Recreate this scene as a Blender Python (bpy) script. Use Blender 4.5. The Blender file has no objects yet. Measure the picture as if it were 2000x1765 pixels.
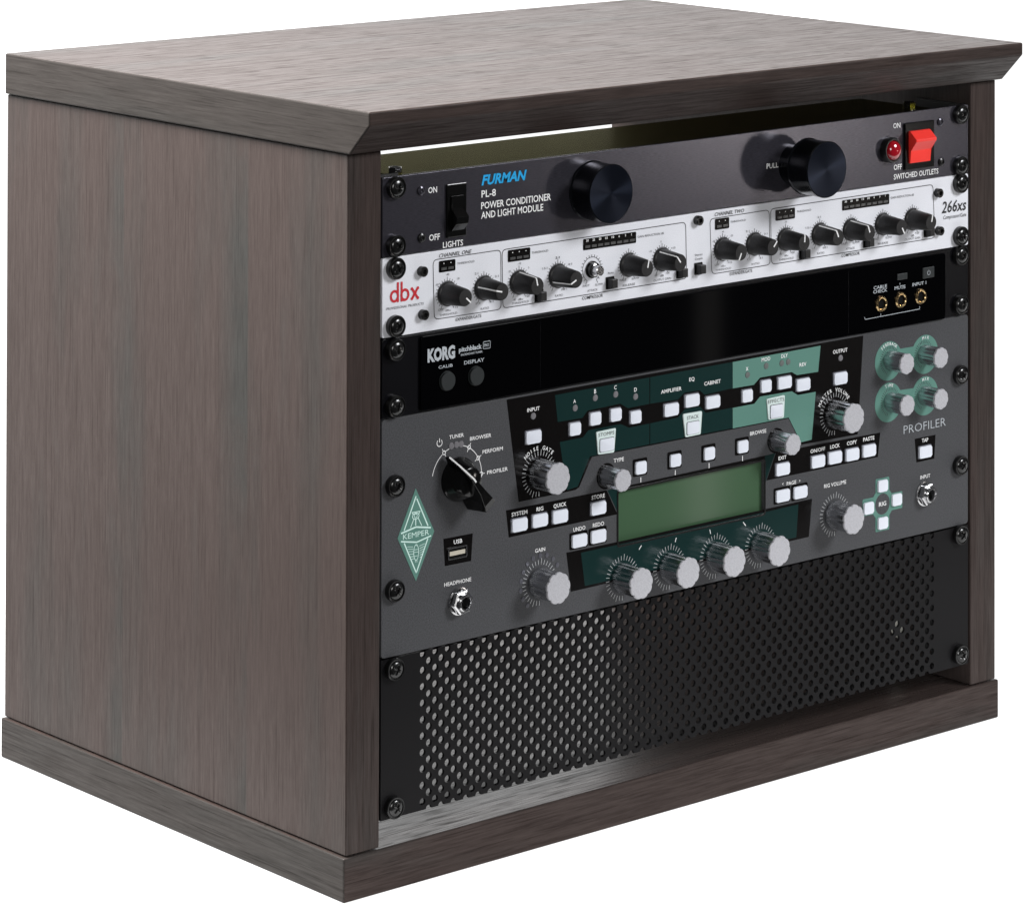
import bpy, bmesh, math, random
from mathutils import Vector, Matrix
random.seed(7)
C = bpy.context.scene.collection
S = bpy.context.scene
mm = 0.001

# ---------------------------------------------------------------- camera, world, lamps, exposure
cam_d = bpy.data.cameras.new('camera'); cam = bpy.data.objects.new('camera', cam_d); C.objects.link(cam)
Rr = ((0.76008456, -0.64981854, 0.00270653), (0.01302997, 0.01107655, -0.99985375), (0.64969353, 0.76000867, 0.01688623))
right, down, fwd = (Vector(r) for r in Rr)
mw = Matrix((( right.x, -down.x, -fwd.x, -1281.875*mm), (right.y, -down.y, -fwd.y, -1586.952*mm), (right.z, -down.z, -fwd.z, 658.918*mm), (0, 0, 0, 1)))
cam.matrix_world = mw
cam_d.sensor_fit = 'HORIZONTAL'; cam_d.sensor_width = 36.0
cam_d.lens = 36.0*7151.631/2000
cam_d.shift_x = (1000-949.653)/2000; cam_d.shift_y = (-840.52-882.5)/2000
cam_d.clip_start = 0.05; cam_d.clip_end = 60
S.camera = cam
S.view_settings.view_transform = 'Standard'; S.view_settings.look = 'None'
S.view_settings.exposure = 0; S.view_settings.gamma = 1

W = bpy.data.worlds.new('World'); S.world = W; W.use_nodes = True
W.node_tree.nodes['Background'].inputs[0].default_value = (0.92, 0.95, 1.0, 1)
W.node_tree.nodes['Background'].inputs[1].default_value = 0.04

def area(name, loc, target, sx, sy, power, col=(1, 1, 1)):
    d = bpy.data.lights.new(name, 'AREA'); d.shape = 'RECTANGLE'; d.size = sx; d.size_y = sy; d.energy = power; d.color = col
    o = bpy.data.objects.new(name, d); C.objects.link(o); o.location = loc
    o.rotation_euler = (Vector(target)-Vector(loc)).to_track_quat('-Z', 'Y').to_euler()
    return o
area('softbox_left', (-0.56, 0.42, 1.34), (0.0, 0.16, 0.25), 0.6, 0.8, 104, (1, 0.985, 0.965))
area('softbox_front', (1.75, -2.1, 1.75), (0.25, 0, 0.2), 0.85, 0.85, 78, (0.97, 0.98, 1))
area('softbox_front_left', (-1.3, -2.3, 1.1), (0.25, 0, 0.2), 0.9, 0.9, 25, (1, 0.985, 0.965))
area('streak_strip', (1.94, -1.75, -0.25), (0.245, 0, 0.2), 0.03, 1.4, 0.16, (1, 0.95, 0.9))  # narrow lamp added for the upright streak mirrored in screen and tuner
area('faceplate_sheen_light', (2.03, -1.75, 0.10), (0.29, 0, 0.333), 0.16, 0.18, 1.5, (1, 0.93, 0.88))  # small lamp added to put a sheen on the brushed top faceplate

# ---------------------------------------------------------------- materials
def new_mat(name, col, rough=0.5, metal=0.0, spec=0.5, coat=0.0, emis=None, es=0, trans=0):
    m = bpy.data.materials.new(name); m.use_nodes = True
    b = m.node_tree.nodes['Principled BSDF']
    b.inputs['Base Color'].default_value = (*col, 1); b.inputs['Roughness'].default_value = rough
    b.inputs['Metallic'].default_value = metal; b.inputs['Specular IOR Level'].default_value = spec
    b.inputs['Coat Weight'].default_value = coat
    if trans: b.inputs['Transmission Weight'].default_value = trans
    if emis: b.inputs['Emission Color'].default_value = (*emis, 1); b.inputs['Emission Strength'].default_value = es
    return m
def nodes(m): return m.node_tree.nodes, m.node_tree.links, m.node_tree.nodes['Principled BSDF']
def speckle(m, col, amt=0.15, scale=2500, stretch=(1, 1, 1), bump=0.0, amt2=0.0):
    """fine tonal grain on the base colour, optionally stretched into brushing"""
    N, L, b = nodes(m)
    tc = N.new('ShaderNodeTexCoord'); mp = N.new('ShaderNodeMapping'); mp.inputs['Scale'].default_value = stretch
    L.new(tc.outputs['Object'], mp.inputs['Vector'])
    n = N.new('ShaderNodeTexNoise'); n.inputs['Scale'].default_value = scale; n.inputs['Detail'].default_value = 3
    L.new(mp.outputs[0], n.inputs['Vector'])
    r = N.new('ShaderNodeMapRange'); r.inputs['From Min'].default_value = 0.3; r.inputs['From Max'].default_value = 0.7
    r.inputs['To Min'].default_value = 1-amt; r.inputs['To Max'].default_value = 1+amt
    L.new(n.outputs['Fac'], r.inputs['Value'])
    v = N.new('ShaderNodeVectorMath'); v.operation = 'SCALE'; v.inputs[0].default_value = col
    L.new(r.outputs[0], v.inputs['Scale']); L.new(v.outputs[0], b.inputs['Base Color'])
    if bump:
        bp = N.new('ShaderNodeBump'); bp.inputs['Strength'].default_value = bump; bp.inputs['Distance'].default_value = 0.0001
        L.new(n.outputs['Fac'], bp.inputs['Height']); L.new(bp.outputs[0], b.inputs['Normal'])
    return m
def wood(name, axis, planks=False, dark=1.0, grey=0.0, gloss=1.0, streak=1.0, rough=0.36, warm=0.0, dashes=0.0, fib=0.2, along=1.0):
    """dark stained veneer; grain runs along the given axis (0 x, 1 y, 2 z) of the board"""
    m = new_mat(name, (0.1, 0.08, 0.075), 0.42, 0, 0.5); N, L, b = nodes(m)
    tc = N.new('ShaderNodeTexCoord')
    def noise(sc_along, sc_across, detail, rough, off=0.0):
        mp = N.new('ShaderNodeMapping')
        sc = [sc_across]*3; sc[axis] = sc_along; mp.inputs['Scale'].default_value = sc; mp.inputs['Location'].default_value = (off, off*1.7, off*0.6)
        L.new(tc.outputs['Object'], mp.inputs['Vector'])
        n = N.new('ShaderNodeTexNoise'); n.inputs['Scale'].default_value = 1; n.inputs['Detail'].default_value = detail; n.inputs['Roughness'].default_value = rough
        L.new(mp.outputs[0], n.inputs['Vector']); return n.outputs['Fac']
    def ramp(src, a, bb, lo, hi):
        r = N.new('ShaderNodeMapRange'); r.inputs['From Min'].default_value = a; r.inputs['From Max'].default_value = bb
        r.inputs['To Min'].default_value = lo; r.inputs['To Max'].default_value = hi; L.new(src, r.inputs['Value']); return r.outputs[0]
    def math_(op, x, y):
        q = N.new('ShaderNodeMath'); q.operation = op
        for i, s in enumerate((x, y)):
            if isinstance(s, (int, float)): q.inputs[i].default_value = s
            else: L.new(s, q.inputs[i])
        return q.outputs[0]
    fine = noise(26*along, 620, 4, 0.75); mid = noise(5, 300, 3, 0.6, 3.1); big = noise(3.5, 22, 4, 0.6, 7.7)
    pores = noise(20, 1000, 2, 0.5, 5.3)
    f = ramp(fine, 0.3, 0.7, 1.0-fib, 1.0+fib); g = ramp(mid, 0.3, 0.7, 0.95, 1.05); p = ramp(pores, 0.57, 0.72, 1.0, 1.0-0.26*streak)
    dash = ramp(noise(38, 400, 2, 0.6, 9.3), 0.56, 0.68, 1.0, 1.0-dashes)
    k = math_('MULTIPLY', math_('MULTIPLY', math_('MULTIPLY', f, g), p), dash)
    patch = ramp(big, 0.5, 0.75, 0.0, 0.8)
    if planks:      # the veneer is laid from leaves about 120 mm wide with a greyer strip at the joints
        sx = N.new('ShaderNodeSeparateXYZ'); L.new(tc.outputs['Object'], sx.inputs[0])
        ys = math_('ADD', sx.outputs['Y'], math_('MULTIPLY', math_('SUBTRACT', noise(1.5, 3, 2, 0.5, 1.9), 0.5), 0.004))
        for y0, w in ((0.0905, 0.030), (0.213, 0.022)):
            a = ramp(ys, y0-0.0004, y0+0.0004, 0.0, 1.0); c = ramp(ys, y0+w*0.35, y0+w, 1.0, 0.0)
            patch = math_('MAXIMUM', patch, math_('MULTIPLY', math_('MULTIPLY', a, c), ramp(noise(7, 14, 4, 0.65, y0*40), 0.38, 0.62, 0.1, 1.0)))
    mix = N.new('ShaderNodeMix'); mix.data_type = 'RGBA'
    mix.inputs['A'].default_value = ((0.046-0.010*grey)*dark, (0.033+0.001*warm)*dark, (0.0295+0.001*grey+0.0015*warm)*dark, 1); mix.inputs['B'].default_value = (0.0335*dark, 0.0325*dark, 0.0305*dark, 1)
    L.new(patch, mix.inputs['Factor'])
    v = N.new('ShaderNodeVectorMath'); v.operation = 'SCALE'; L.new(mix.outputs['Result'], v.inputs[0]); L.new(k, v.inputs['Scale'])
    L.new(v.outputs[0], b.inputs['Base Color'])
    bp = N.new('ShaderNodeBump'); bp.inputs['Strength'].default_value = 0.22; bp.inputs['Distance'].default_value = 0.00012
    L.new(k, bp.inputs['Height']); L.new(bp.outputs[0], b.inputs['Normal'])
    L.new(ramp(k, 0.6, 1.15, rough+0.26, rough), b.inputs['Roughness']); L.new(ramp(k, 0.6, 1.2, 0.2*gloss, 0.7*gloss), b.inputs['Specular IOR Level'])
    return m

MT = {}
MT['wood_x'] = wood('wood_face_grain_along_width', 0, dark=0.8, streak=1.3, dashes=0.30)
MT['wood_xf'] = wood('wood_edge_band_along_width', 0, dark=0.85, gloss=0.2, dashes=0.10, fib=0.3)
MT['wood_y'] = wood('wood_edge_band_along_depth', 1, dark=0.75, grey=0.8, gloss=0.25, dashes=0.05)
MT['wood_z'] = wood('wood_face_grain_upright', 2, planks=True, dark=0.87, dashes=0.04, fib=0.13, grey=0.06, along=2.2, gloss=0.3, streak=0.7, warm=0.9)
MT['wood_xi'] = wood('wood_inner_floor', 0, dark=0.8, gloss=0.5, streak=1.6, rough=0.23, dashes=0.25)
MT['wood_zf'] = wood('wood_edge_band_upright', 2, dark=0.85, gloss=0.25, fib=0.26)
MT['anod'] = speckle(new_mat('black_brushed_aluminium', (0.03, 0.029, 0.036), 0.205, 0.55), (0.050, 0.048, 0.060), 0.24, 900, (0.35, 1, 3), 0.2)
MT['silver'] = speckle(new_mat('silver_white_paint', (0.6, 0.61, 0.65), 0.45, 0.0), (0.71, 0.72, 0.765), 0.07, 1800, (1, 1, 1), 0.05)
MT['gloss'] = new_mat('gloss_black_acrylic', (0.001, 0.001, 0.0013), 0.05, 0, 0.05)
MT['satin'] = speckle(new_mat('satin_black_steel', (0.003, 0.003, 0.004), 0.25, 0, 0.2), (0.003, 0.003, 0.004), 0.3, 1500)
MT['powder'] = speckle(new_mat('grey_powder_coat', (0.07, 0.07, 0.08), 0.5, 0, 0.15), (0.058, 0.059, 0.063), 0.30, 1300, (1, 1, 1), 0.1)
MT['vent'] = speckle(new_mat('black_powder_coat', (0.02, 0.02, 0.02), 0.35, 0, 0.07), (0.0075, 0.0072, 0.0078), 0.25, 1500, (1, 1, 1), 0.1)
MT['ink_black'] = new_mat('black_print', (0.0035, 0.003, 0.003), 0.22, 0, 0.12)
MT['ink_green'] = new_mat('dark_green_print', (0.0055, 0.022, 0.021), 0.25, 0, 0.12)
MT['ink_sage'] = new_mat('sage_green_print', (0.098, 0.215, 0.178), 0.4, 0, 0.15)
MT['ink_mint'] = new_mat('mint_print', (0.58, 0.78, 0.72), 0.5)
MT['ink_white'] = new_mat('white_print', (0.80, 0.80, 0.80), 0.5)
MT['ink_grey'] = new_mat('silver_grey_print', (0.42, 0.45, 0.48), 0.5)
MT['ink_dark'] = new_mat('dark_grey_print', (0.012, 0.012, 0.014), 0.5)
MT['ink_thin'] = new_mat('thin_grey_print', (0.022, 0.022, 0.026), 0.5)
MT['ink_tick'] = new_mat('fine_white_print', (0.50, 0.51, 0.52), 0.5)
MT['ink_blue'] = new_mat('cyan_blue_print', (0.0, 0.33, 0.68), 0.5)
MT['ink_red'] = new_mat('dark_red_print', (0.50, 0.012, 0.022), 0.5)
MT['key'] = new_mat('milky_white_key_cap', (0.69, 0.72, 0.79), 0.35, 0, 0.5)
MT['keyplate'] = new_mat('pale_key_plate', (0.62, 0.72, 0.70), 0.45)
MT['keywell'] = new_mat('grey_key_well', (0.07, 0.07, 0.085), 0.35)
MT['alu'] = new_mat('turned_aluminium', (0.60, 0.61, 0.64), 0.24, 1.0)
MT['alucap'] = speckle(new_mat('bead_blasted_aluminium', (0.5, 0.5, 0.52), 0.45, 0.25), (0.47, 0.47, 0.50), 0.12, 1500)
MT['plastic'] = speckle(new_mat('black_knob_plastic', (0.01, 0.01, 0.01), 0.42, 0, 0.4), (0.014, 0.0135, 0.014), 0.35, 1200)
MT['blackgloss'] = new_mat('polished_black_bakelite', (0.003, 0.003, 0.003), 0.12, 0, 0.35)
MT['washer'] = new_mat('black_nylon', (0.006, 0.006, 0.006), 0.28, 0, 0.45)
MT['screw'] = new_mat('black_oxide_steel', (0.05, 0.05, 0.05), 0.22, 0.9)
MT['chrome'] = new_mat('chrome', (0.55, 0.55, 0.56), 0.17, 1.0)
MT['brass'] = new_mat('gold_plated_brass', (0.60, 0.43, 0.22), 0.22, 1.0)
MT['hole'] = new_mat('unlit_opening', (0.002, 0.002, 0.002), 0.6, 0, 0.1)
MT['spun'] = new_mat('spun_black_anodised', (0.006, 0.009, 0.018), 0.28, 0.85)
MT['spunside'] = new_mat('polished_black_anodised', (0.008, 0.009, 0.012), 0.16, 0.6)
MT['red'] = new_mat('red_switch_plastic', (0.85, 0.035, 0.025), 0.38)
MT['lens'] = new_mat('red_lamp_lens', (0.32, 0.004, 0.012), 0.10, 0, 0.7, 0.6)
MT['led'] = new_mat('unlit_grey_diode', (0.16, 0.155, 0.165), 0.3)
MT['ledr'] = new_mat('unlit_pink_diode', (0.115, 0.13, 0.125), 0.3)
MT['leddark'] = new_mat('unlit_dark_diode', (0.06, 0.06, 0.06), 0.25)
MT['lcd'] = new_mat('green_liquid_crystal', (0.050, 0.100, 0.053), 0.08, 0, 0.75)
MT['zinc'] = speckle(new_mat('yellow_zinc_chassis', (0.10, 0.09, 0.05), 0.2, 1.0), (0.10, 0.085, 0.035), 0.12, 500, (0.2, 3, 1)); MT['zinc'].node_tree.nodes['Principled BSDF'].inputs['Specular Tint'].default_value = (0.62, 0.60, 0.34, 1)
MT['rail'] = new_mat('black_rail', (0.004, 0.004, 0.004), 0.5)
MT['pale_disc'] = new_mat('cream_white', (0.9, 0.88, 0.8), 0.4)
MT['gunmetal'] = new_mat('dark_grey_button', (0.018, 0.021, 0.022), 0.45, 0, 0.3)
MT['usbw'] = new_mat('cream_usb_tongue', (0.5, 0.46, 0.38), 0.4)
fl = new_mat('glowing_white_floor', (0.2, 0.2, 0.2), 0.8, 0, 0.0, 0, (1, 1, 1), 1.0); MT['glow_floor'] = fl  # emission added so the ground stays pure white with no contact shadow
MT['backdrop'] = new_mat('glowing_white_backdrop', (0.3, 0.3, 0.3), 0.8, 0, 0.0, 0, (1, 1, 1), 1.5)  # emission added to give the boards a bright surface to reflect
# spun faces: circular brushing
for k in ('spun',):
    N, L, b = nodes(MT[k]); tg = N.new('ShaderNodeTangent'); tg.direction_type = 'RADIAL'; tg.axis = 'Y'
    b.inputs['Anisotropic'].default_value = 0.85; L.new(tg.outputs[0], b.inputs['Tangent'])

# ---------------------------------------------------------------- mesh helpers (all sizes in millimetres)
def finish(name, bm, mats, parent=None, pos=(0, 0, 0), smooth=False):
    me = bpy.data.meshes.new(name); bmesh.ops.recalc_face_normals(bm, faces=bm.faces)
    bmesh.ops.scale(bm, vec=(mm, mm, mm), verts=bm.verts)
    bm.to_mesh(me); bm.free()
    for m in (mats if isinstance(mats, (list, tuple)) else [mats]): me.materials.append(MT[m] if isinstance(m, str) else m)
    if smooth:
        for p in me.polygons: p.use_smooth = True
        me.set_sharp_from_angle(angle=math.radians(32))
    return link(name, me, parent, pos)
def link(name, me, parent=None, pos=(0, 0, 0), rot=None):
    """place mesh data; pos is in world millimetres, whatever the parent is"""
    o = bpy.data.objects.new(name, me); C.objects.link(o)
    w = Vector(pos)*mm
    if parent is not None:
        o.parent = parent; w = w-WP[parent.name]
    o.location = w
    WP[o.name] = Vector(pos)*mm
    if rot is not None: o.rotation_euler = rot
    return o
WP = {}
def thing(name, label, cat, pos):
    o = bpy.data.objects.new(name, None); C.objects.link(o); o.location = Vector(pos)*mm; o.empty_display_size = 0.02
    WP[o.name] = Vector(pos)*mm; o['label'] = label; o['category'] = cat; o['kind'] = 'thing'
    return o
def bm_box(bm, x0, x1, y0, y1, z0, z1, bev=0, seg=2):
    vs = [bm.verts.new((x, y, z)) for x in (x0, x1) for y in (y0, y1) for z in (z0, z1)]
    fs = [bm.faces.new([vs[i] for i in q]) for q in ((0, 1, 3, 2), (4, 6, 7, 5), (0, 4, 5, 1), (2, 3, 7, 6), (0, 2, 6, 4), (1, 5, 7, 3))]
    if bev: bmesh.ops.bevel(bm, geom=list({e for f in fs for e in f.edges}), offset=bev, segments=seg, profile=0.5, affect='EDGES')
def box(*a, bev=0, seg=2):
    bm = bmesh.new(); bm_box(bm, *a, bev=bev, seg=seg); return bm
def bm_prism(bm, pts, y0, y1):
    """outline in x,z pulled from y0 (front) to y1 (back)"""
    a = [bm.verts.new((x, y0, z)) for x, z in pts]; b = [bm.verts.new((x, y1, z)) for x, z in pts]; n = len(pts)
    bm.faces.new(a); bm.faces.new(b[::-1])
    for i in range(n): bm.faces.new((a[i], b[i], b[(i+1) % n], a[(i+1) % n]))
def prism(pts, y0, y1):
    bm = bmesh.new(); bm_prism(bm, pts, y0, y1); return bm
def bm_lathe(bm, prof, n=32, cx=0, cz=0, lobes=0, depth=0.0, rot=0.0, closed=True):
    """profile of (radius, height towards the viewer) turned about the y axis"""
    rings = []
    for r, h in prof:
        if r < 1e-6: rings.append([bm.verts.new((cx, -h, cz))]); continue
        ring = []
        for i in range(n):
            a = 2*math.pi*i/n+rot; rr = r
            if lobes: rr = r*(1-depth*(1-abs(math.sin(a*lobes/2))**0.45))
            ring.append(bm.verts.new((cx+rr*math.sin(a), -h, cz+rr*math.cos(a))))
        rings.append(ring)
    for A, B in zip(rings, rings[1:]):
        for i in range(n):
            j = (i+1) % n
            if len(A) == 1 and len(B) == 1: continue
            if len(A) == 1: bm.faces.new((A[0], B[j], B[i]))
            elif len(B) == 1: bm.faces.new((A[i], A[j], B[0]))
            else: bm.faces.new((A[i], A[j], B[j], B[i]))
def lathe(prof, n=32, **k):
    bm = bmesh.new(); bm_lathe(bm, prof, n, **k); return bm
def rrect(x0, x1, z0, z1, r, n=5):
    out = []
    for cx, cz, a0 in ((x1-r, z1-r, 0), (x0+r, z1-r, 90), (x0+r, z0+r, 180), (x1-r, z0+r, 270)):
        for i in range(n+1):
            a = math.radians(a0+90*i/n); out.append((cx+r*math.cos(a), cz+r*math.sin(a)))
    return out
def rpoly(pts, r, n=4):
    """round the corners of a convex-ish outline"""
    out = []; N_ = len(pts)
    for i in range(N_):
        p = Vector(pts[i]); a = (Vector(pts[i-1])-p).normalized(); b = (Vector(pts[(i+1) % N_])-p).normalized()
        s, e = p+a*r, p+b*r
        for k in range(n+1):
            t = k/n; out.append(tuple((1-t)**2*s+2*t*(1-t)*p+t*t*e))
    return out
def ring_pts(cx, cz, r, n=24): return [(cx+r*math.cos(2*math.pi*i/n), cz+r*math.sin(2*math.pi*i/n)) for i in range(n)]
def plate(name, outer, holes, y0, y1, mat, parent, bev=0.0):
    """sheet with cut-outs, front face at y0, back face at y1"""
    cu = bpy.data.curves.new('tmp', 'CURVE'); cu.dimensions = '2D'; cu.fill_mode = 'BOTH'; cu.extrude = (y1-y0)/2*mm
    if bev: cu.bevel_depth = bev*mm; cu.extrude = ((y1-y0)/2-bev)*mm; cu.offset = -bev*mm; cu.bevel_resolution = 1
    for pts in [outer]+holes:
        sp = cu.splines.new('POLY'); sp.points.add(len(pts)-1); sp.use_cyclic_u = True
        for p, (x, z) in zip(sp.points, pts): p.co = (x*mm, z*mm, 0, 1)
    o = bpy.data.objects.new('tmp', cu); C.objects.link(o)
    dg = bpy.context.evaluated_depsgraph_get(); me = bpy.data.meshes.new_from_object(o.evaluated_get(dg))
    bpy.data.objects.remove(o)
    me.transform(Matrix.Translation((0, (y0+y1)/2*mm, 0)) @ Matrix.Rotation(math.pi/2, 4, 'X'))
    me.materials.clear(); me.materials.append(MT[mat]); me.name = name
    return link(name, me, parent)
def decal(name, pts, mat, parent, y=-0.12, y1=0.0): return finish(name, prism(pts, y, y1), mat, parent)
def bm_line(bm, a, b, w, y):
    a, b = Vector(a), Vector(b); d = (b-a).normalized(); n = Vector((-d.y, d.x))*w/2
    q = [a+n, b+n, b-n, a-n]; bm.faces.new([bm.verts.new((p.x, y, p.y)) for p in q][::-1])
def bm_arc(bm, cx, cz, r, w, a0, a1, y, n=28):
    """band along an arc; clock angles in degrees from the top"""
    pr = None
    for i in range(n+1):
        a = math.radians(a0+(a1-a0)*i/n); s, c = math.sin(a), math.cos(a)
        cur = (bm.verts.new((cx+(r-w/2)*s, y, cz+(r-w/2)*c)), bm.verts.new((cx+(r+w/2)*s, y, cz+(r+w/2)*c)))
        if pr: bm.faces.new((pr[0], pr[1], cur[1], cur[0]))
        pr = cur
def bm_disc(bm, cx, cz, r, y, n=16): bm.faces.new([bm.verts.new((x, y, z)) for x, z in ring_pts(cx, cz, r, n)])
def outline(pts, w, y):
    bm = bmesh.new(); n = len(pts)
    inn = []; 
    for i in range(n):
        p = Vector(pts[i]); a = (p-Vector(pts[i-1])).normalized(); b = (Vector(pts[(i+1) % n])-p).normalized()
        t = (a+b).normalized() if (a+b).length > 1e-6 else a; nn = Vector((-t.y, t.x))*w/2
        inn.append((p-nn, p+nn))
    V = [(bm.verts.new((p.x, y, p.y)), bm.verts.new((q.x, y, q.y))) for p, q in inn]
    for i in range(n):
        j = (i+1) % n; bm.faces.new((V[i][0], V[i][1], V[j][1], V[j][0]))
    return bm

# lettering: Blender's own typeface turned into flat print, fitted to the measured word
def glyphs(s, bold=0.0, shear=0.0, res=2):
    cu = bpy.data.curves.new('t', 'FONT'); cu.body = s; cu.size = 1; cu.offset = bold; cu.shear = shear; cu.resolution_u = res
    o = bpy.data.objects.new('t', cu); C.objects.link(o)
    dg = bpy.context.evaluated_depsgraph_get(); me = bpy.data.meshes.new_from_object(o.evaluated_get(dg)); bpy.data.objects.remove(o)
    return me
_h = glyphs('H'); CAP = max(v.co.y for v in _h.vertices)
STY = dict(w=('ink_white', 0.012, 0), blue=('ink_blue', 0.035, 0.25), ki=('ink_dark', 0.005, 0.25), k=('ink_dark', 0.005, 0), kt=('ink_thin', 0.0, 0), kti=('ink_thin', 0.0, 0.2),
           kli=('ink_dark', 0.012, 0.2), wl=('ink_white', 0.02, 0), g=('ink_grey', 0.012, 0), thin=('ink_grey', -0.012, 0), mint=('ink_mint', 0.0, 0))
def word(u, s, x, z, w, h, st, y=-0.15, extra=None):
    mat, bold, shear = extra or STY[st]
    me = glyphs(s, bold, shear); xs = [v.co.x for v in me.vertices]; x0, x1 = min(xs), max(xs)
    sx = w/(x1-x0) if len(s) > 1 else h/CAP*0.95
    for v in me.vertices: v.co = Vector(((x+(v.co.x-x0)*sx)*mm, (y-0.02)*mm, (z+v.co.y*h/CAP)*mm))
    me.materials.clear(); me.materials.append(MT[mat]); me.name = 'lettering'
    return link('lettering', me, UN[u])
def arc_word(u, s, cx, cz, r, h, a0, a1, mat='ink_white', y=-0.15, bold=0.012):
    bm = bmesh.new(); n = len(s)
    for i, ch in enumerate(s):
        if ch == ' ': continue
        me = glyphs(ch, bold); xs = [v.co.x for v in me.vertices]; xc = (min(xs)+max(xs))/2
        a = math.radians(a0+(a1-a0)*(i+0.5)/n); k = h/CAP; t = bmesh.new(); t.from_mesh(me)
        for v in t.verts:
            px, pz = (v.co.x-xc)*k*0.95, r+v.co.y*k
            v.co = Vector((cx+px*math.cos(a)+pz*math.sin(a), y-0.02, cz-px*math.sin(a)+pz*math.cos(a)))
        t.to_mesh(me); t.free(); bm.from_mesh(me)
    me = bpy.data.meshes.new('lettering'); bmesh.ops.scale(bm, vec=(mm,)*3, verts=bm.verts); bm.to_mesh(me); bm.free(); me.materials.append(MT[mat])
    return link('lettering', me, UN[u])

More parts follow.
